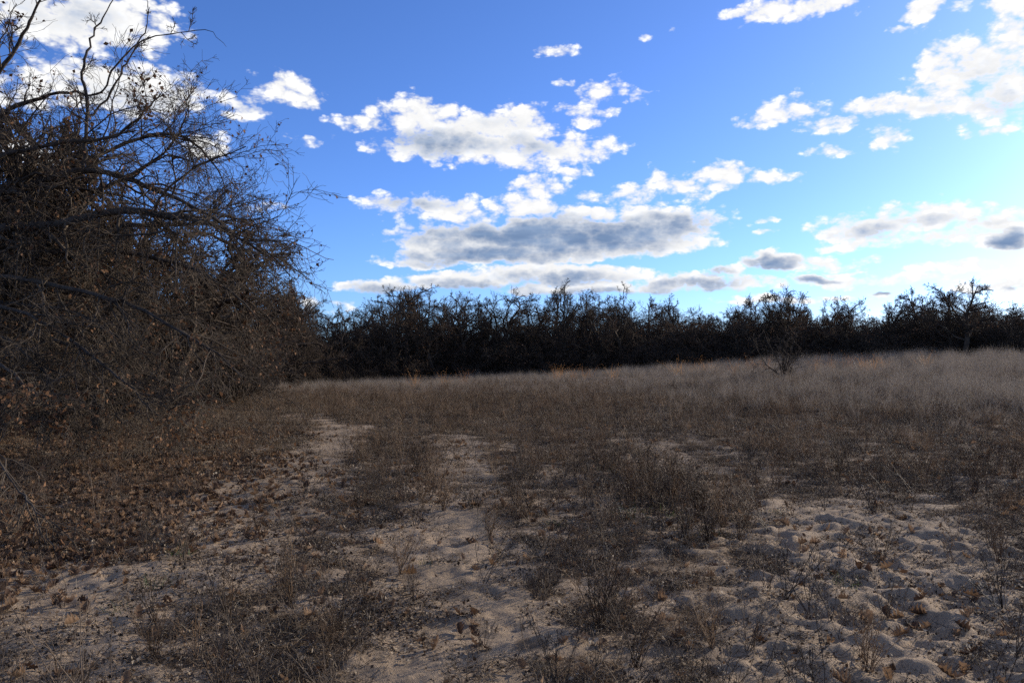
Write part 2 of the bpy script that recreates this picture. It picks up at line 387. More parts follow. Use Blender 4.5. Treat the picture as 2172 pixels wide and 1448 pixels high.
# ------------------------------------------------------------------ ground
def make_ground():
    th = np.unique(np.concatenate([np.radians(np.arange(-46, 46.01, .23)), np.radians(np.arange(46, 314.01, 4.0))]))
    th = th[:-1] if abs(th[-1] - th[0] - 2 * np.pi) < 1e-6 else th
    rr = [.25]
    while rr[-1] < 4000:
        q = rr[-1]; rr.append(q * (1.03 if q < 3 else 1.0062 if q < 18 else 1.016 if q < 90 else 1.12))
    rr = np.array(rr)
    Rr, Th = np.meshgrid(rr, th, indexing='ij')
    X, Y = Rr * np.sin(Th), Rr * np.cos(Th)
    Z = hgt(X, Y)
    near = sstep(24, 12, Rr)
    Z = Z + near * ((fbm(X, Y, 3.1, 3, 2.2) - .5) * .055 + (fbm(X, Y, 11, 2, 6.2) - .5) * .02)
    # scuffed hollows and hoof prints in the loose sand
    rng = R(11); n = 2600
    a = rng.uniform(-.78, .78, n); r = np.sqrt(rng.uniform(3.0 ** 2, 15.0 ** 2, n))
    dz = np.zeros_like(Z)
    th0 = th
    for ai, ri, s, dp, el_, rot in zip(a, r, rng.uniform(.05, .12, n), rng.uniform(.012, .04, n), rng.uniform(1.0, 2.0, n), rng.uniform(0, 3.14, n)):
        cx, cy = ri * math.sin(ai), ri * math.cos(ai)
        R3 = s * 3.2
        i0, i1 = np.searchsorted(rr, [ri - R3, ri + R3]); j0, j1 = np.searchsorted(th0, [ai - R3 / ri, ai + R3 / ri])
        dx, dy = X[i0:i1, j0:j1] - cx, Y[i0:i1, j0:j1] - cy
        u = (dx * math.cos(rot) + dy * math.sin(rot)) / (s * el_); w = (-dx * math.sin(rot) + dy * math.cos(rot)) / s
        q = u * u + w * w
        dz[i0:i1, j0:j1] += dp * (-np.exp(-q * 1.4) + .55 * np.exp(-(np.sqrt(q) - 1.5) ** 2 * 5))
    rid = 1 - np.abs(fbm(X * .8, Y, 2.6, 4, 33) - .5) * 2; rid2 = 1 - np.abs(fbm(X, Y, 7.0, 3, 53) - .5) * 2
    Z = Z + dimple_zone(X, Y) * (dz * .75 + (rid ** 3 - .5) * .055 + (rid2 ** 3 - .5) * .014)
    nr, nt = Z.shape
    V = np.stack([X, Y, Z], -1).reshape(-1, 3)
    i, j = np.meshgrid(np.arange(nr - 1), np.arange(nt), indexing='ij'); jn = (j + 1) % nt
    F = np.stack([i * nt + j, i * nt + jn, (i + 1) * nt + jn, (i + 1) * nt + j], -1).reshape(-1, 4)
    V = np.concatenate([V, [[0, 0, float(Z[0].mean())]]]); c = len(V) - 1
    F3 = np.stack([np.full(nt, c), (np.arange(nt) + 1) % nt, np.arange(nt)], -1)
    F = F[:, ::-1]
    me = mesh_from('ground', V, F, F3, [M_sand])
    at = me.attributes.new('veg', 'FLOAT', 'POINT')
    vg = np.append(veg_cover(X, Y).ravel(), .5)
    at.data.foreach_set('value', vg.astype(np.float32))
    o = put('ground', me); tag(o, 'sandy field with scuffed bare tracks and dead weeds', 'ground', kind='structure')
    return rr, th, Z
G_r, G_th, G_z = make_ground()
def gz(x, y):
    """height of the ground sheet itself"""
    x, y = np.atleast_1d(np.asarray(x, float)), np.atleast_1d(np.asarray(y, float))
    r = np.hypot(x, y); t = np.arctan2(x, y)
    i = np.clip(np.searchsorted(G_r, r) - 1, 0, len(G_r) - 2); j = np.clip(np.searchsorted(G_th, t) - 1, 0, len(G_th) - 2)
    u = np.clip((r - G_r[i]) / (G_r[i + 1] - G_r[i]), 0, 1); w = np.clip((t - G_th[j]) / (G_th[j + 1] - G_th[j]), 0, 1)
    return (G_z[i, j] * (1 - u) + G_z[i + 1, j] * u) * (1 - w) + (G_z[i, j + 1] * (1 - u) + G_z[i + 1, j + 1] * u) * w

# ------------------------------------------------------------------ the bare oak at the left whose limbs hang into the field
# limbs: (x, y, distance ahead) points, base radius, tip radius, lower-branch droop, branches per metre factor
def limb_pts(P, n=26):
    P = np.array([px_at(p[0] - 70 * max(0, min(1, (p[0] - 250) / 350)) * (p[1] > 180), p[1], p[2]) for p in P]); s = np.concatenate([[0], np.cumsum(np.linalg.norm(np.diff(P, axis=0), axis=1))])
    # Catmull-Rom through the points
    Q = np.vstack([2 * P[0] - P[1], P, 2 * P[-1] - P[-2]]); out = []
    for k in np.linspace(0, len(P) - 1.0001, n):
        i = int(k); u = k - i; a, b, c, d = Q[i:i + 4]
        out.append(.5 * (2 * b + (c - a) * u + (2 * a - 5 * b + 4 * c - d) * u * u + (3 * b - a - 3 * c + d) * u ** 3))
    return np.array(out)
LIMBS = [
 ([(-190,560,13.2),(-90,505,12.9),(0,483,12.6),(130,472,12.3),(250,448,12.0),(380,455,11.7),(480,472,11.5),(560,500,11.4),(640,545,11.3)], .105, .008, -.03, 1.4),
 ([(-190,520,13.2),(-90,440,13.0),(0,412,12.8),(90,386,12.6),(170,360,12.4),(260,374,12.2),(340,402,12.0),(430,432,11.8),(520,475,11.7),(580,540,11.6)], .085, .007, -.02, 1.4),
 ([(176,362,12.4),(181,300,12.4),(187,205,12.4),(174,160,12.4),(182,125,12.4),(193,88,12.4),(214,45,12.4),(244,-6,12.4)], .034, .006, .01, .45),
 ([(187,203,12.4),(217,194,12.3),(240,150,12.3),(277,103,12.2),(320,80,12.2),(377,70,12.1),(443,65,12.1),(480,100,12.1)], .020, .002, .0, .4),
 ([(183,250,12.4),(205,235,12.5),(250,170,12.6),(262,140,12.6),(300,85,12.7),(312,40,12.7),(305,-10,12.7)], .022, .004, .02, .4),
 ([(187,205,12.4),(150,195,12.6),(80,210,12.8),(20,232,13.0),(-60,300,13.2),(-190,430,13.2)][::-1], .05, .012, .01, .6),
 ([(-190,580,13.2),(-60,585,12.4),(60,592,12.0),(200,622,11.6),(300,652,11.3),(400,694,11.0),(500,742,10.9),(580,800,10.8)], .050, .006, -.05, 1.1),
 ([(-190,640,13.0),(-60,640,11.9),(60,668,11.2),(170,738,10.8),(270,815,10.5),(340,872,10.3)], .040, .006, -.07, 1.2),
 ([(-190,500,13.2),(0,455,14.0),(150,425,14.5),(310,360,14.8),(400,300,14.8),(440,225,14.6)], .07, .006, .0, 1.4),
 ([(-190,580,13.2),(0,548,13.6),(200,530,13.8),(400,558,13.8),(530,605,13.6),(620,680,13.4)], .075, .006, -.05, 1.1),
 ([(-190,680,12.8),(-90,705,11.0),(10,775,9.8),(90,850,9.3),(140,895,9.0)], .028, .006, -.08, 1.3),
 ([(-190,720,12.0),(-110,860,8.8),(-20,960,7.4),(40,1040,6.9),(80,1090,6.6),(100,1150,6.4)], .014, .003, -.14, .35),
 ([(-190,430,13.2),(-80,260,12.8),(-10,170,12.6),(40,90,12.5),(75,20,12.4),(100,-30,12.4)], .05, .008, .02, .6),
 ([(-190,620,13.2),(0,600,13.6),(250,640,13.8),(420,706,13.6),(530,770,13.4),(610,815,13.2)], .07, .006, -.06, 1.1),
 ([(-190,540,13.2),(0,510,14.2),(250,480,14.4),(420,478,14.2),(540,468,14.0),(640,462,13.8)], .065, .005, -.02, 1.4),
 ([(-190,470,13.2),(0,400,14.2),(180,340,14.6),(320,290,14.6),(420,290,14.5),(500,345,14.4),(550,420,14.3)], .06, .005, -.02, 1.4),
 ([(-190,660,13.2),(0,690,13.4),(180,740,13.4),(340,800,13.2),(470,860,13.0)], .055, .005, -.07, 1.2),
 ([(-190,600,13.2),(-20,640,13.0),(150,660,12.8),(330,760,12.5),(430,850,12.3)], .05, .005, -.07, 1.2),
 ([(-190,690,12.6),(-40,740,11.8),(80,770,11.4),(180,830,11.1),(230,885,11.0)], .035, .005, -.08, 1.5),
 ([(-190,660,12.6),(-60,700,11.4),(30,730,10.8),(100,800,10.4),(120,870,10.2)], .035, .005, -.08, 1.5),
 ([(-190,450,13.2),(-40,350,12.0),(60,320,11.6),(150,300,11.4),(240,290,11.3),(320,240,11.3),(370,190,11.3)], .05, .005, .0, .8),
]
def twig_levels(L0p, L0r, dens, droop, rng, near=True):
    """branchlets and twigs of one limb"""
    length = np.linalg.norm(np.diff(L0p[0], axis=0), axis=1).sum()
    n1 = max(5, int(length * 4.0 * dens))
    b1 = spawn(L0p, L0r, n1, .10, .85, .3, .25 if L0r.max() > .034 else .12, 7, .19, (0, 0, droop), .55, .006, rng)
    b2 = spawn(b1[0], b1[1], 8, .12, .8, .3, .55, 6, .22, (0, 0, droop * .8), .6, .0042, rng)
    b3 = spawn(b2[0], b2[1], 6, .12, .75, .35, .52, 4, .26, (0, 0, droop * .4), .65, .0032, rng)
    return b1, b2, b3
def make_big_oak():
    rng = R(5)
    bx, by = px_at(-190, 750, 13.2)[:2]; bz = float(hgt(bx, by))
    root = empty('bare_oak', (bx, by, bz))
    off = np.array([bx, by, bz])
    zt = [-.25, .1, .5, 1.2, 2.2, 3.2, 4.1, 4.9]; rt = [.46, .36, .30, .27, .25, .22, .17, .09]
    tp = np.array([[[.05 * math.sin(z * 1.3), .06 * math.cos(z * 1.1) - .06, z] for z in zt]]); 
    V, F = tubes(tp, np.array([rt]), 14)
    put('trunk', mesh_from('bare_oak_trunk', V, F, mats=[M_bark]), root)
    for li, (P, r0, r1, droop, dens) in enumerate(LIMBS):
        pts = limb_pts(P) - off
        pts[1:-1] += rng.normal(0, .012, (len(pts) - 2, 3))
        if P[0][0] <= -180: pts[0] = [0, 0, min(max(pts[0][2], .9), 4.6)]
        t = np.linspace(0, 1, len(pts)); rad = .8 * r0 * (1 - t) ** .8 + r1
        rad *= 1 + .08 * rng.normal(0, 1, len(pts))
        pp, rr_ = pts[None], rad[None]
        V, F = tubes(pp, rr_, 8)
        lo = put('limb', mesh_from('bare_oak_limb', V, F, mats=[M_bark]), root)
        b1, b2, b3 = twig_levels(pp, rr_, dens, droop, rng)
        V, F = join([tubes(*b1, 4), tubes(*b2, 3), tubes(*b3, 3)])
        tw = put('twigs', mesh_from('bare_oak_twigs', V, F, mats=[M_twig]), lo); tw['kind'] = 'stuff'
        ends = b3[0][:, -1]; keep = rng.random(len(ends)) < (.004 if li in (2, 3, 4) else .015 + .55 * (fbm(ends[:, 0] + ends[:, 1], ends[:, 2] - ends[:, 1], 1.6, 2, li) > (.9 if li in (2, 3, 4) else .64)))
        if keep.sum() > 3:
            V, F = leaf_quads(ends[keep], .065, rng)
            lf = put('leaves', mesh_from('bare_oak_leaves', V, F, mats=[M_leaf]), lo); lf['kind'] = 'stuff'
    tag(root, 'large leafless oak with long drooping limbs reaching out over the sand', 'tree')
make_big_oak()

# ------------------------------------------------------------------ oaks: drooping ones beside the big oak, contorted ones in the far wood
def oak_variant(seed, H, spread, droop, n, twig_r, tangle=0, leaves=0.0, bark=M_farbark, K=(9, 6, 5, 3)):
    rng = R(seed)
    th = H * rng.uniform(.28, .4)
    trunk = grow(np.zeros((1, 3)) + [[0, 0, -.3]], np.array([[rng.normal(0, .12), rng.normal(0, .12), 1]]), np.array([th + .3]), np.array([.035 * H]), np.array([.022 * H]), 7, .07, (0, 0, .05), rng)
    trunk[1][0, 0] *= 1.5
    top = trunk[0][0, -1]
    d0 = nrm(trunk[0][0, -1] - trunk[0][0, -2])
    lead = grow(top[None] - d0 * .05, d0[None], np.array([H * .5]), np.array([.021 * H]), np.array([.004 * H]), K[0], .2, (0, 0, .06), rng)
    l1 = spawn(np.concatenate([trunk[0]]), trunk[1], n[0], .45, .95, .22, 1.0, K[0], .22, (0, 0, .04 + droop * .3), .55, .01 * H, rng, abslen=H * spread)
    l1b = spawn(lead[0], lead[1], n[0], .05, .8, .25, .80, K[0], .24, (0, 0, .03 + droop * .3), .7, .006 * H, rng)
    P1 = np.concatenate([l1[0], l1b[0], lead[0]]); R1 = np.concatenate([l1[1], l1b[1], lead[1]])
    l2 = spawn(P1, R1, n[1], .22, .8, .3, .45, K[1], .26, (0, 0, .04 + droop), .6, twig_r * 1.9, rng)
    l3 = spawn(l2[0], l2[1], n[2], .15, .8, .3, .52, K[2], .26, (0, 0, .02 + droop), .6, twig_r * 1.3, rng)
    l4 = spawn(l3[0], l3[1], n[3], .15, .75, .35, .55, K[3], .24, (0, 0, droop * .5), .7, twig_r, rng)
    parts = [tubes(P1, R1, 5), tubes(*l2, 3), tubes(*l3, 3), tubes(*l4, 3)]
    for _ in range(tangle):      # vines and twig tangles caught in the crown
        lowc = l2[0][:, 3][l2[0][:, 3, 2] < H * .72]; c = lowc[rng.integers(len(lowc))]
        m = 130; s = c + rng.normal(0, 1, (m, 3)) * np.array([.32, .32, .42])
        parts.append(tubes(*grow(s, rng.normal(0, 1, (m, 3)), rng.uniform(.3, .8, m), np.full(m, twig_r), np.full(m, twig_r * .6), 3, .4, (0, 0, -.1), rng), 3))
    V, F = join(parts)
    mats = [bark]; mi = None
    if leaves:
        e = l4[0][:, -1]; e = e[(rng.random(len(e)) < leaves) & (e[:, 2] < H * .75)]
        LV, LF = leaf_quads(e, .11, rng); n0 = len(F)
        V, F = join([(V, F), (LV, LF)]); mats = [bark, M_leaf]; mi = np.concatenate([np.zeros(n0, int), np.ones(len(LF), int)])
    Vt, Ft = tubes(*trunk, 9)
    zmax = float(np.percentile(V[:, 2], 99.7))
    return dict(trunk=mesh_from('oak_trunk', Vt, Ft, mats=[bark]), crown=mesh_from('oak_crown', V, F, mats=mats, mat_idx=mi), H=zmax)
def place_oak(var, x, y, height, rot, label, group=None, sx=1.0, name='oak_tree'):
    o = empty(name, (x, y, float(hgt(x, y)) - .05)); s = height / var['H']
    o.scale = (s * sx, s * sx, s); o.rotation_euler = (0, 0, rot)
    put('trunk', var['trunk'], o); put('crown', var['crown'], o)
    return tag(o, label, 'tree', group)
def at_px(px, depth): return (px - CX) / FPX * depth

droopA = oak_variant(101, 8.0, .62, -.075, (9, 11, 7, 5), .0075, tangle=3, leaves=.10, bark=M_farbark)
droopB = oak_variant(102, 8.0, .66, -.09, (9, 11, 7, 5), .0075, tangle=3, leaves=.16, bark=M_farbark)
for var, px, dep, hh, rot, lab in [
    (droopA, 120, 17.8, 6.8, .4, 'bare oak with its dark trunk standing in leaf litter behind the drooping limbs'),
    (droopB, -130, 21.0, 7.8, 2.0, 'bare oak crown tangled behind the thick limbs of the large oak'),
    (droopB, 250, 22.0, 7.2, 3.6, 'bare oak still holding brown leaves behind the large drooping oak'),
    (droopA, 360, 27.0, 6.4, 5.0, 'rounded bare oak with low twigs at the edge of the leaf litter'),
    (droopB, 460, 35.0, 6.2, 1.1, 'smaller bare oak between the drooping oaks and the far wood'),
    (droopA, 60, 27.0, 8.2, 2.9, 'tall bare oak rising behind the dark trunk in the leaf litter'),
    (droopB, 10, 15.4, 5.7, 4.6, 'dense bare oak close behind the thickest limb of the large oak'),
    (droopA, 215, 16.4, 5.6, 1.7, 'low dense oak whose twigs fill the gap under the upper limbs'),
    (droopB, 330, 19.0, 5.4, .2, 'small twiggy oak leaning out over the edge of the leaf litter'),
    (droopA, 585, 44.0, 6.4, 4.1, 'bare oak at the near corner of the far wood'),
    ]:
    place_oak(var, at_px(px, dep), dep, hh, rot, lab, 'bare oaks behind the large drooping oak', .8 if dep < 19 else 1.0)

VARS = [oak_variant(200 + i, 7.0, sp, dr, n, .0065, tangle=tg, leaves=lv, K=(8, 5, 4, 2)) for i, (sp, dr, n, tg, lv) in enumerate([
    (.55, .005, (7, 8, 6, 8), 4, 0), (.50, .02, (7, 8, 6, 8), 2, 0), (.60, -.005, (7, 8, 6, 8), 5, .05),
    (.48, .02, (7, 7, 6, 8), 0, 0), (.58, .0, (7, 8, 6, 8), 7, .0), (.52, 0.01, (7, 8, 6, 8), 2, .22)])]
EDGE = np.array([(-700, 30), (-300, 34), (100, 38), (500, 48), (650, 54), (900, 62), (1200, 66), (1500, 66), (1800, 62), (2172, 56), (2500, 50), (3000, 44)], float)
TOPS = np.array([(-700, 600), (300, 600), (560, 606), (640, 600), (700, 645), (780, 640), (860, 600), (960, 618), (1080, 615), (1200, 598), (1300, 606), (1400, 612), (1480, 640), (1560, 640), (1640, 610), (1740, 625), (1850, 658), (1930, 612), (2050, 594), (2130, 622), (2200, 640), (3000, 620)], float)
def edge_depth(px): return float(np.interp(px, EDGE[:, 0], EDGE[:, 1]))
rng = R(77)
FEAT = [ (860, 0.5, 598, 3, 'open bare oak with pale fine branches showing above the far wood'),
         (1195, .5, 596, 4, 'tall far oak thick with vine tangles near the middle of the wood edge'),
         (1640, 1.5, 608, 1, 'round topped bare oak of the far wood standing behind the small dead shrub'),
         (2045, -1.5, 590, 2, 'broad gnarled oak with forked trunk nearest the tall pale grass slope'),
         (1800, 1.0, 628, 3, 'thin bare oak with open branches beside the gap in the far wood'),
         (930, -1, 640, 5, 'far oak with rust brown leaves low in its crown') ]
def tree_height(px, dep, py):
    x = at_px(px, dep); base = float(hgt(x, dep))
    return max(2.5, (px_at(px, py, dep)[2] - base))
for px, dd, py, vi, lab in FEAT:
    dep = edge_depth(px) + dd
    place_oak(VARS[vi], at_px(px, dep), dep, tree_height(px, dep, py), rng.uniform(0, 6.3), lab)
for row in range(5):
    px = -60.0 + row * 17 if row else 560.0
    while px < 2520:
        dep = edge_depth(px) + 1.0 + row * 3.6 + rng.uniform(-1.2, 1.2)
        py = float(np.interp(px, TOPS[:, 0], TOPS[:, 1])) + rng.choice([-6, 4, 14, 34, 60], p=[.12, .3, .3, .18, .1]) + rng.uniform(-4, 8) + (0 if row < 3 else 8)
        vi = int(rng.integers(len(VARS)))
        lab = ['dark bare oak with a few vine tangles', 'broad leafless oak', 'spreading oak with scattered dead leaves', 'thin open leafless oak', 'bare oak thick with vine tangles', 'oak holding many rust brown leaves'][vi]
        lab += [' along the front edge of the far wood', ' in the second rank of the far wood', ' deep inside the far wood', ' deep inside the far wood', ' deep inside the far wood'][row]
        place_oak(VARS[vi], at_px(px, dep), dep, tree_height(px, dep, py), rng.uniform(0, 6.3), lab, ['front oaks of the far wood', 'second rank oaks of the far wood', 'inner oaks of the far wood', 'inner oaks of the far wood', 'inner oaks of the far wood'][row], rng.uniform(.85, 1.15))
        px += rng.uniform(60, 112)
# ------------------------------------------------------------------ thicket under the oaks
def bush_variant(seed, leaves=0.0):
    rng = R(seed); n = 26
    a = rng.uniform(0, 6.283, n); p = np.stack([np.cos(a), np.sin(a), np.zeros(n)], 1) * rng.uniform(.05, .55, n)[:, None]
    d = np.stack([np.cos(a) * .6, np.sin(a) * .6, rng.uniform(.7, 1.6, n)], 1)
    s = grow(p, d, rng.uniform(1.4, 2.6, n), np.full(n, .022), np.full(n, .009), 6, .22, (0, 0, 0), rng)
    b = spawn(*s, 9, .08, .85, .3, .45, 5, .28, (0, 0, -.03), .7, .009, rng)
    c = spawn(*b, 7, .1, .85, .35, .55, 3, .3, (0, 0, -.02), .8, .008, rng)
    V, F = join([tubes(*s, 3), tubes(*b, 3), tubes(*c, 3)]); mats = [M_farbark]; mi = None
    if leaves:
        e = c[0][:, -1]; e = e[rng.random(len(e)) < leaves]; LV, LF = leaf_quads(e, .10, rng); n0 = len(F)
        V, F = join([(V, F), (LV, LF)]); mats = [M_farbark, M_leaf]; mi = np.concatenate([np.zeros(n0, int), np.ones(len(LF), int)])
    return mesh_from('thicket_bush', V, F, mats=mats, mat_idx=mi)
BUSH = [bush_variant(301), bush_variant(302, .1), bush_variant(303), bush_variant(304, .3)]
for row in range(5):
    px = 380.0 + row * 9
    while px < 2460:
        dep = edge_depth(px) + [-1.0, 1.2, 4.0, 8.0, 12.0][row] + rng.uniform(-.6, .6); x = at_px(px, dep)
        bk = int(rng.integers(4)); o = put('bush', BUSH[bk]); o.location = (x, dep, float(hgt(x, dep)) - .05)
        s = rng.uniform(.75, 1.25) * [.65, 1.15, 1.6, 1.9, 2.2][row]; s = min(s, rng.uniform(.62, .8) * tree_height(px, dep, float(np.interp(px, TOPS[:, 0], TOPS[:, 1]))) / 2.5); o.scale = (s * 1.15, s * 1.15, s); o.rotation_euler = (0, 0, rng.uniform(0, 6.3))
        tag(o, ['round leafless', 'sparse leaved', 'narrow leafless', 'brown leaved'][bk] + [' low bush along the foot of the far wood', ' bush filling the gaps between the far oak trunks', ' bush inside the shade of the far wood', ' bush inside the shade of the far wood', ' bush inside the shade of the far wood'][row], 'bush', ['bushes at the foot of the wood', 'bushes between the oaks', 'bushes inside the wood', 'bushes inside the wood', 'bushes inside the wood'][row])
        px += rng.uniform(34, 62) * (1 if row else 1.5)

for i in range(46):
    px = rng.uniform(-260, 500); dep = rng.uniform(20, 34) + max(0, px - 300) * .03; x = at_px(px, dep)
    o = put('bush', BUSH[i % 4]); o.location = (x, dep, float(hgt(x, dep)) - .05); s = rng.uniform(.8, 1.35); o.scale = (s * 1.2, s * 1.2, s); o.rotation_euler = (0, 0, rng.uniform(0, 6.3))
    tag(o, ['leafless bush in the shade behind the large drooping oak', 'bush with a few brown leaves behind the large drooping oak', 'leafless bush in the shade behind the large drooping oak', 'bush thick with brown leaves behind the large drooping oak'][i % 4], 'bush', 'bushes behind the large oak')

# ------------------------------------------------------------------ small dead shrub standing in the grass
def dead_shrub():
    rng = R(41); x, y = px_ground(1665, 815); x, y = at_px(1662, 37.0), 37.0
    root = empty('dead_shrub', (x, y, float(gz(x, y)[0]) - .03))
    n = 9; a = rng.uniform(0, 6.283, n)
    d = np.stack([np.cos(a) * .45, np.sin(a) * .45, rng.uniform(.9, 1.6, n)], 1)
    s = grow(np.zeros((n, 3)), d, rng.uniform(1.5, 3.0, n), np.full(n, .026), np.full(n, .007), 7, .22, (0, 0, .03), rng)
    b = spawn(*s, 12, .06, .9, .3, .40, 5, .25, (0, 0, -.03), .6, .008, rng)
    c = spawn(*b, 7, .1, .8, .3, .5, 4, .3, (0, 0, 0), .7, .005, rng)
    for k in range(n):
        V, F = tubes(s[0][k:k + 1], s[1][k:k + 1], 5); put('stem', mesh_from('dead_shrub_stem', V, F, mats=[M_farbark]), root)
    V, F = join([tubes(*b, 3), tubes(*c, 3)]); t = put('twigs', mesh_from('dead_shrub_twigs', V, F, mats=[M_farbark]), root); t['kind'] = 'stuff'
    tag(root, 'small dark dead shrub standing alone in the pale grass', 'shrub')
dead_shrub()

# ------------------------------------------------------------------ grasses, weeds, leaf litter
def blades(n, h, hs, spread, lean, w, rng, segs=3, curl=.25):
    a = rng.uniform(0, 6.283, n); p = np.stack([np.cos(a), np.sin(a), np.zeros(n)], 1) * (spread * np.sqrt(rng.random(n)))[:, None]
    d = np.stack([rng.normal(0, lean, n), rng.normal(0, lean, n), np.ones(n)], 1); L = np.maximum(h * (1 + hs * rng.normal(0, 1, n)), h * .3)
    pts, _ = grow(p, d, L, np.zeros(n), np.zeros(n), segs, curl * .4, (0, 0, -curl * .25), rng)
    side = nrm(np.cross(nrm(pts[:, -1] - pts[:, 0]), rng.normal(0, 1, (n, 3))))
    wd = w * np.linspace(1, .15, segs + 1)[None, :, None] * rng.uniform(.6, 1.4, n)[:, None, None]
    V = np.stack([pts - side[:, None] * wd, pts + side[:, None] * wd], 2).reshape(-1, 3)
    b = (np.arange(n) * (segs + 1) * 2)[:, None] + (np.arange(segs) * 2)[None]
    F = np.stack([b, b + 1, b + 3, b + 2], -1).reshape(-1, 4)
    return (V, F), pts
def tall_grass(seed, m):
    rng = R(seed); bl, pts = blades(30, .60, .28, .17, .22, .0030, rng, 4, .30)
    e = pts[:, 2:].reshape(-1, 3); e = e + rng.normal(0, .02, e.shape); hd = leaf_quads(e, .022, rng)
    V, F = join([bl, hd]); return mesh_from('tall_grass', V, F, mats=[m])
def short_grass(seed, m, h=.2):
    rng = R(seed); bl, _ = blades(30, h, .35, .12, .45, .0022, rng, 3, .5); return mesh_from('short_grass', *bl, mats=[m])
def mat_clump(seed, m):
    rng = R(seed); n = 60
    p = rng.normal(0, .09, (n, 3)); p[:, 2] = rng.uniform(0, .02, n); d = rng.normal(0, 1, (n, 3)); d[:, 2] = np.abs(d[:, 2]) * .35
    t = tubes(*grow(p, d, rng.uniform(.05, .16, n), np.full(n, .0022), np.full(n, .001), 3, .3, (0, 0, -.12), rng), 3)
    q = rng.normal(0, .1, (34, 3)); q[:, 2] = rng.uniform(.0, .035, 34)
    V, F = join([t, leaf_quads(q, .03, rng)]); nt = len(t[1]); mi = np.repeat((rng.random(n) < .3).astype(int), 9); mi = np.concatenate([mi, np.where(rng.random(34) < .22, 1, np.where(rng.random(34) < .5, 2, 0))])
    return mesh_from('dead_weed_mat', V, F, mats=[m, M_pale, M_dark], mat_idx=mi)
def debris(seed, m):
    rng = R(seed); n = 46
    p = rng.uniform(-.24, .24, (n, 3)); p[:, 2] = rng.uniform(.001, .008, n); d = rng.normal(0, 1, (n, 3)); d[:, 2] *= .12
    t = tubes(*grow(p, d, rng.uniform(.012, .075, n), np.full(n, .0019), np.full(n, .001), 2, .2, (0, 0, 0), rng), 3)
    q = rng.uniform(-.25, .25, (56, 3)); q[:, 2] = rng.uniform(.004, .014, 56)
    V, F = join([t, leaf_quads(q, .023, rng)]); mi = np.repeat(np.where(rng.random(n) < .25, 1, 2), 6); mi = np.concatenate([mi, np.where(rng.random(56) < .2, 1, np.where(rng.random(56) < .6, 2, 0))])
    return mesh_from('debris', V, F, mats=[m, M_pale, M_dark], mat_idx=mi)
def twig_weed(seed, m, h=.38, n=5, thick=.0028):
    rng = R(seed); a = rng.uniform(0, 6.283, n); d = np.stack([np.cos(a) * .33, np.sin(a) * .33, np.ones(n)], 1)
    s = grow(rng.normal(0, .015, (n, 3)) * [1, 1, 0], d, h * rng.uniform(.5, 1.25, n), np.full(n, thick), np.full(n, thick * .5), 6, .10, (0, 0, 0), rng)
    b = spawn(*s, 6, .25, .65, .25, .32, 3, .15, (0, 0, .05), .7, thick * .45, rng)
    c = spawn(*b, 3, .3, .6, .25, .4, 2, .15, (0, 0, .05), .8, thick * .4, rng)
    e = c[0][:, -1]; e = e[rng.random(len(e)) < .5]
    V, F = join([tubes(*s, 3), tubes(*b, 3), tubes(*c, 3), leaf_quads(e, .014, rng)]); return mesh_from('twiggy_weed', V, F, mats=[m])
def oak_leaf(seed, L=.10):
    """a lobed, curled oak leaf with its stalk"""
    rng = R(seed); xs = np.array([0, .12, .24, .34, .46, .56, .68, .78, .9, 1.0]); ws = np.array([.03, .10, .22, .13, .30, .17, .30, .19, .20, .02]) * rng.uniform(.8, 1.2)
    cu, cv = rng.uniform(.4, 1.6), rng.uniform(1.0, 3.6)
    rows = []
    for k, (x, w) in enumerate(zip(xs, ws)):
        z = cu * (x - .5) ** 2 * .9 + rng.normal(0, .012)
        rows += [(x - .5, -w, z + cv * w * w * 2 + rng.normal(0, .02)), (x - .5, 0, z), (x - .5, w, z + cv * w * w * 2 + rng.normal(0, .02))]
    V = np.array(rows) * L; V[:, 2] -= V[:, 2].min() - .003; F = []
    for k in range(len(xs) - 1):
        for s in (0, 1): F.append((k * 3 + s, k * 3 + s + 1, k * 3 + s + 4, k * 3 + s + 3))
    st = np.array([[-.5, 0, V[1, 2] / L], [-.6, .02, .03], [-.7, .05, .03]]) * L
    T = tubes(st[None], np.array([[.0016, .0013, .001]]), 3)
    V, F = join([(V, np.array(F)), T]); return mesh_from('fallen_leaf', V, F, mats=[M_ground_leaf])

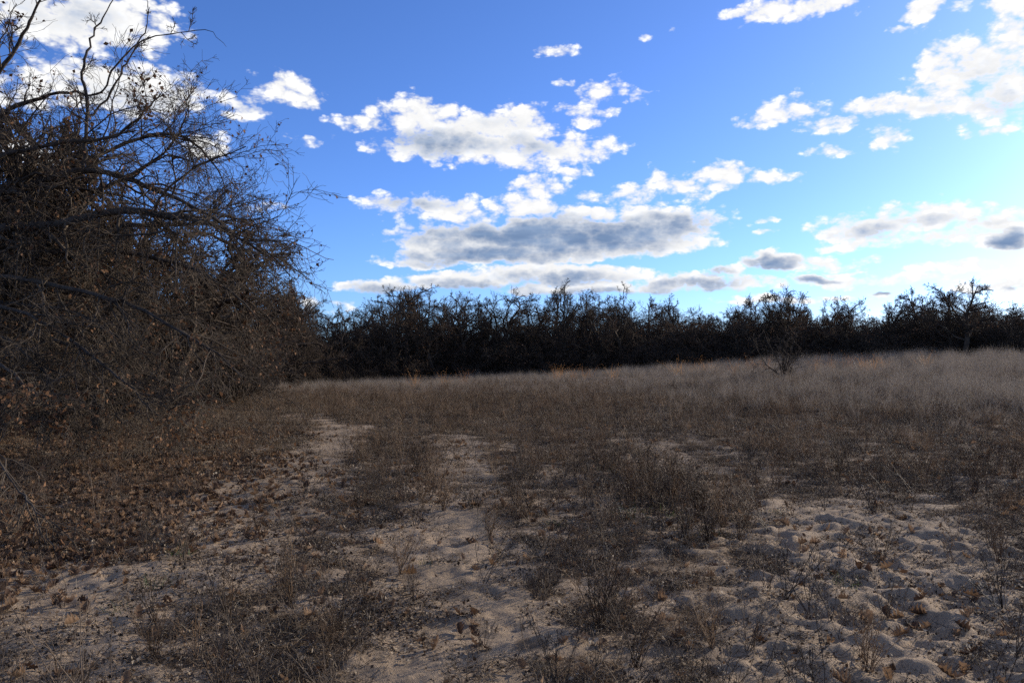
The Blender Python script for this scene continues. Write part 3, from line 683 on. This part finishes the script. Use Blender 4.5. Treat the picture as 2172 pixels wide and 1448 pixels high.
def hide_src(me):
    return bpy.data.objects.new('source_' + me.name, me)      # never linked to the scene: only read by the scatter below
def scatter(name, srcs, X, Y, Z, S, seed, label, cat, tilt=.12):
    """one object: points with rotation, size and kind, a shape set on each"""
    rng = R(seed); n = len(X)
    me = bpy.data.meshes.new(name); me.vertices.add(n); me.vertices.foreach_set('co', np.stack([X, Y, Z], 1).astype(np.float32).ravel())
    a = me.attributes.new('rot', 'FLOAT_VECTOR', 'POINT'); a.data.foreach_set('vector', np.stack([rng.normal(0, tilt, n), rng.normal(0, tilt, n), rng.uniform(0, 6.283, n)], 1).astype(np.float32).ravel())
    a = me.attributes.new('siz', 'FLOAT', 'POINT'); a.data.foreach_set('value', np.asarray(S, np.float32))
    a = me.attributes.new('pick', 'INT', 'POINT'); a.data.foreach_set('value', rng.integers(0, len(srcs), n).astype(np.int32))
    o = put(name, me)
    g = bpy.data.node_groups.new('scatter_' + name, 'GeometryNodeTree')
    g.interface.new_socket('Geometry', in_out='INPUT', socket_type='NodeSocketGeometry'); g.interface.new_socket('Geometry', in_out='OUTPUT', socket_type='NodeSocketGeometry')
    N = g.nodes; gi = N.new('NodeGroupInput'); go = N.new('NodeGroupOutput'); ip = N.new('GeometryNodeInstanceOnPoints'); jn = N.new('GeometryNodeJoinGeometry')
    for s in reversed(srcs):
        oi = N.new('GeometryNodeObjectInfo'); oi.inputs['Object'].default_value = s; oi.inputs['As Instance'].default_value = True
        g.links.new(oi.outputs['Geometry'], jn.inputs[0])
    def attr(nm, ty):
        q = N.new('GeometryNodeInputNamedAttribute'); q.data_type = ty; q.inputs[0].default_value = nm; return q.outputs[0]
    er = N.new('FunctionNodeEulerToRotation'); g.links.new(attr('rot', 'FLOAT_VECTOR'), er.inputs[0])
    g.links.new(gi.outputs[0], ip.inputs['Points']); g.links.new(jn.outputs[0], ip.inputs['Instance'])
    ip.inputs['Pick Instance'].default_value = True
    g.links.new(attr('pick', 'INT'), ip.inputs['Instance Index']); g.links.new(er.outputs[0], ip.inputs['Rotation']); g.links.new(attr('siz', 'FLOAT'), ip.inputs['Scale'])
    g.links.new(ip.outputs[0], go.inputs[0])
    md = o.modifiers.new('scatter', 'NODES'); md.node_group = g
    return tag(o, label, cat, kind='stuff')
def field_points(n, r0, r1, seed, amax=.80, power=2.0):
    rng = R(seed); r = (rng.uniform(r0 ** power, r1 ** power, n)) ** (1 / power); a = rng.uniform(-amax, amax, n)
    return r * np.sin(a), r * np.cos(a), r, rng
def litter_w(x, y): return 1 - sstep(.3, 2.6, dist_poly(x, y, LITTER) + (fbm(x, y, .8, 3, 2.0) - .5) * 2.0)
def in_wood(x, y):
    px = CX + x / np.maximum(y, .1) * FPX
    return y > np.interp(px, EDGE[:, 0], EDGE[:, 1]) - .5

SRC = {}
SRC['mat'] = [hide_src(mat_clump(400 + i, M_mat)) for i in range(4)]
SRC['debris'] = [hide_src(debris(405 + i, M_brown if i % 2 else M_mat)) for i in range(4)]
SRC['short'] = [hide_src(short_grass(410 + i, M_brown, h)) for i, h in enumerate((.14, .2, .26))] + [hide_src(short_grass(415, M_mat, .16))]
SRC['tall'] = [hide_src(tall_grass(420 + i, M_straw)) for i in range(5)]
SRC['weed'] = [hide_src(twig_weed(430 + i, M_brown, h)) for i, h in enumerate((.26, .34, .42, .3))]
SRC['leaf'] = [hide_src(oak_leaf(440 + i)) for i in range(6)]

# low dead weeds matted over the sand
x, y, r, g_ = field_points(36000, 2.4, 34, 1, power=1.45)
k = g_.random(len(x)) < (veg_cover(x, y) ** 1.4 * .95 + .04) * (1 - .75 * litter_w(x, y))
x, y = x[k], y[k]; scatter('dead_weeds', SRC['mat'], x, y, gz(x, y) - .004, g_.uniform(.35, .95, len(x)) * (1 + .6 * sstep(10, 30, np.hypot(x, y))), 2, 'matted low dead weeds covering the sandy field', 'weeds')
x, y, r, g_ = field_points(14000, 2.4, 22, 21, power=1.5)
k = g_.random(len(x)) < .10 + .9 * sstep(.42, .60, fbm(x, y, 1.3, 3, 91)) * (.35 + .65 * veg_cover(x, y))
x, y = x[k], y[k]; scatter('plant_debris', SRC['debris'], x, y, gz(x, y) - .001, g_.uniform(.7, 1.3, len(x)), 22, 'fine dark bits of twig and dead leaf strewn on the sand', 'debris', .05)
# short brown grass
x, y, r, g_ = field_points(26000, 2.6, 42, 3, power=1.5)
k = g_.random(len(x)) < (veg_cover(x, y) ** 1.8) * (.06 + .6 * sstep(.5, .66, fbm(x, y, 1.2, 3, 31))) * (.3 + .7 * sstep(6, 12, r)) * (1 - .6 * litter_w(x, y))
x, y = x[k], y[k]; scatter('dry_grass', SRC['short'], x, y, gz(x, y) - .004, g_.uniform(.5, 1.25, len(x)) * (1 + .5 * sstep(10, 30, np.hypot(x, y))), 4, 'short brown dry grass between the sandy tracks', 'grass')
# twiggy weeds, thick in the middle of the field
x, y, r, g_ = field_points(24000, 3.2, 44, 5, power=1.6)
zone = .05 + .45 * sstep(.52, .66, fbm(x, y, .7, 3, 44)) * sstep(-4.5, 2.0, x) + .25 * sstep(14, 22, r)
zone = zone * (.35 + .65 * sstep(6, 12, r))
for (qx, qy, sx_, sy_) in ((1360, 1060, .7, .9), (1480, 1090, .7, .8), (1530, 1130, .5, .5), (880, 1010, .6, 1.0), (900, 1080, .4, .6), (1300, 1000, .6, .8), (1100, 1010, .6, .8), (800, 960, .7, .9), (2080, 1000, .6, 1.0), (1800, 1000, .8, 1.0)):
    u_, v_ = px_ground(qx, qy); zone = zone + .9 * np.exp(-((x - u_) / sx_) ** 2 - ((y - v_) / sy_) ** 2)
k = (g_.random(len(x)) < zone * (.25 + .75 * veg_cover(x, y)) * (1 - .8 * litter_w(x, y))) & ~in_wood(x, y)
x, y = x[k], y[k]; scatter('brown_weeds', SRC['weed'], x, y, gz(x, y) - .004, g_.uniform(.5, 1.15, len(x)), 6, 'thin brown twiggy weeds standing over the field', 'weeds')
# tall pale grass on the rise and along the far edge
x, y, r, g_ = field_points(52000, 10, 62, 7, power=1.75)
px_ = CX + x / y * FPX
start = np.interp(px_, [-200, 420, 520, 800, 1100, 1300, 1500, 1700, 2000, 2400], [60, 50, 27, 27, 27, 20, 14.5, 12, 10.5, 9.5]) + (fbm(x, y, .3, 3, 61) - .5) * 9
k = (g_.random(len(x)) < sstep(-3, 14, y - start) * (.06 + .85 * sstep(.42, .62, fbm(x, y, 1.0, 4, 12)))) & ~in_wood(x, y)
x, y = x[k], y[k]; px_ = px_[k]
hs = np.interp(px_, [300, 900, 1300, 1700, 2172], [.55, .5, .55, .85, 1.0]) * sstep(-3, 16, y - start[k]) * .6 + .34
scatter('pale_grass', SRC['tall'], x, y, gz(x, y) - .01, hs * g_.uniform(.5, 1.15, len(x)) * (.65 + .7 * fbm(x, y, .45, 3, 77)), 8, 'tall pale dry grass over the rise in front of the wood', 'grass', .2)
# leaf litter
x, y, r, g_ = field_points(120000, 2.6, 26, 9, power=1.6)
w_ = litter_w(x, y); k = g_.random(len(x)) < np.clip(w_ * .6 + .008 + .05 * sstep(.55, .7, fbm(x, y, 1.1, 3, 71)), 0, 1)
x, y = x[k], y[k]; scatter('leaf_litter', SRC['leaf'], x, y, gz(x, y) + g_.uniform(0, .02, len(x)), g_.uniform(.6, 1.15, len(x)), 10, 'brown fallen oak leaves heaped under the bare oaks', 'leaf litter', .5)

# ---- things one can pick out singly
def zone(x, y):
    for P, w in TRACKS[:3] + TRACKS[4:]:
        if float(dist_poly(np.float64(x), np.float64(y), P)) < w * 1.1: return 'on the bare sandy track'
    if float(litter_w(np.float64(x), np.float64(y))) > .25: return 'at the edge of the leaf litter'
    if float(dist_poly(np.float64(x), np.float64(y), TRACKS[3][0])) < 1.2: return 'on the scuffed hollows of bare sand'
    return 'among matted dead weeds' if float(veg_cover(x, y)) > .5 else 'on patchy sand'
rng = R(900)
WEED_KIND = [(.42, 6, 'bushy dark dry weed'), (.55, 4, 'tall dark dry weed with four stems'), (.36, 8, 'short dense dry weed'), (.6, 3, 'tall thin dry weed with three stems'), (.48, 7, 'many stemmed dark dry weed')]
WEEDS = [twig_weed(500 + i, M_stalk, h, n, .0032) for i, (h, n, _) in enumerate(WEED_KIND)]
n = 0; tries = 0
while n < 270 and tries < 8000:
    tries += 1
    a = rng.uniform(-.66, .66); r = 3.3 + 9.0 * rng.random() ** 1.3; x, y = r * math.sin(a), r * math.cos(a)
    if rng.random() > .22 + .78 * float(veg_cover(x, y)) * float(fbm(x, y, .8, 2, 3) > .45): continue
    k = int(rng.integers(5)); o = put('dry_weed', WEEDS[k]); o.location = (x, y, float(gz(x, y)[0]) - .004); s = .45 + .65 * rng.random() ** 1.6; o.scale = (s, s, s)
    o.rotation_euler = (rng.normal(0, .2), rng.normal(0, .12), rng.uniform(0, 6.3))
    tag(o, WEED_KIND[k][2] + ' ' + zone(x, y), 'weed', 'dry weeds standing in the sand'); n += 1
LEAVES = [oak_leaf(520 + i, .10) for i in range(7)]
n = 0
while n < 280:
    a = rng.uniform(-.66, .66); r = 3.3 + 6.5 * rng.random(); x, y = r * math.sin(a), r * math.cos(a)
    if rng.random() > (1 - .8 * sstep(-.1, .35, a)) * (.25 + .75 * float(fbm(x, y, 1.4, 3, 9) > .5)): continue
    o = put('oak_leaf', LEAVES[n % 7]); o.location = (x, y, float(gz(x, y)[0]) + .008); s = rng.uniform(.65, 1.2); o.scale = (s, s, s)
    o.rotation_euler = (rng.normal(0, .4), rng.normal(0, .4), rng.uniform(0, 6.3)); n += 1
    tag(o, 'curled brown oak leaf lying ' + zone(x, y), 'leaf', 'loose oak leaves on the sand')
CLUMP = [twig_weed(560 + i, M_brown, h, n, .0030) for i, (h, n) in enumerate([(.46, 15), (.55, 12), (.38, 18), (.5, 20)])]
for k, (px, py, s) in enumerate([(1340, 1060, 1.1), (1385, 1090, 1.0), (1430, 1060, 1.15), (1480, 1100, 1.1), (1530, 1120, 1.1), (1570, 1150, .9), (1500, 1150, .9), (1450, 1140, .8), (1300, 1010, 1.0), (1360, 1010, 1.0), (1420, 1000, .9), (1260, 980, .9),
        (880, 1000, 1.0), (920, 1030, 1.0), (895, 1070, .9), (940, 1085, .8), (800, 975, .8), (1090, 1060, .8), (1110, 1100, .8), (1040, 1140, .7), (850, 1215, .75), (620, 1290, .7), (545, 1130, .6), (1270, 1330, .9), (1350, 1420, .8), (1510, 1380, .6), (1840, 1420, .7), (2120, 1190, .7), (2070, 1050, .9), (2150, 1010, 1.0), (1950, 1010, .9), (1780, 1020, .9), (1650, 1040, .8), (330, 1400, .6), (700, 1380, .6)]):
    x, y = px_ground(px, py); o = put('weed_clump', CLUMP[k % 4]); o.location = (x, y, float(gz(x, y)[0]) - .004); o.scale = (s * 1.15, s * 1.15, s); o.rotation_euler = (0, 0, k * 1.7)
    lab = 'thick brown weed clump growing round the green grass tufts' if 1290 < px < 1590 and py > 1030 else 'thick brown weed clump beside the middle sandy track' if 780 < px < 1000 and py < 1100 else 'loose brown weed clump ' + zone(x, y)
    tag(o, lab, 'weeds', 'brown weed clumps')
GREEN = [short_grass(540 + i, M_green, .10) for i in range(3)]
for k, (px, py, s) in enumerate([(1345, 1105, 1.5), (1390, 1085, 1.3), (1285, 1000, 1.1), (1180, 1112, .9), (1500, 1135, 1.2), (1320, 1090, 1.3), (1420, 1065, 1.2), (1640, 1090, .8), (380, 1180, .9), (330, 1245, 1.0), (255, 1300, .9), (1790, 1240, .9), (900, 1200, .7), (1440, 1100, 1.1)]):
    x, y = px_ground(px, py); o = put('grass_tuft', GREEN[k % 3]); o.location = (x, y, float(gz(x, y)[0]) - .004); o.scale = (s, s, s * .9); o.rotation_euler = (0, 0, k)
    tag(o, 'small tuft of green grass among the brown weeds', 'grass tuft', 'green grass tufts')
BLUE = [tall_grass(550 + i, M_orange) for i in range(3)]
for k, (px, py) in enumerate([(1180, 792), (1190, 790), (1215, 793), (1440, 775), (1500, 770), (1560, 772), (1590, 765), (1620, 768), (1730, 762), (1765, 765), (1800, 760), (1830, 758), (1850, 762), (1870, 757), (985, 800), (940, 802), (1300, 786), (1960, 758), (1480, 782), (1245, 790), (880, 800)]):
    v = px_dir(px, py); dep = edge_depth(px) * rng.uniform(.66, .74); x = v[0] / v[1] * dep
    o = put('bluestem_tuft', BLUE[k % 3]); o.location = (x, dep, float(gz(x, dep)[0]) - .01); s = rng.uniform(1.2, 1.6); o.scale = (s * 1.3, s * 1.3, s); o.rotation_euler = (0, 0, k * 1.3)
    tag(o, 'orange brown bluestem tuft among the pale grass near the wood', 'grass tuft', 'orange bluestem tufts')
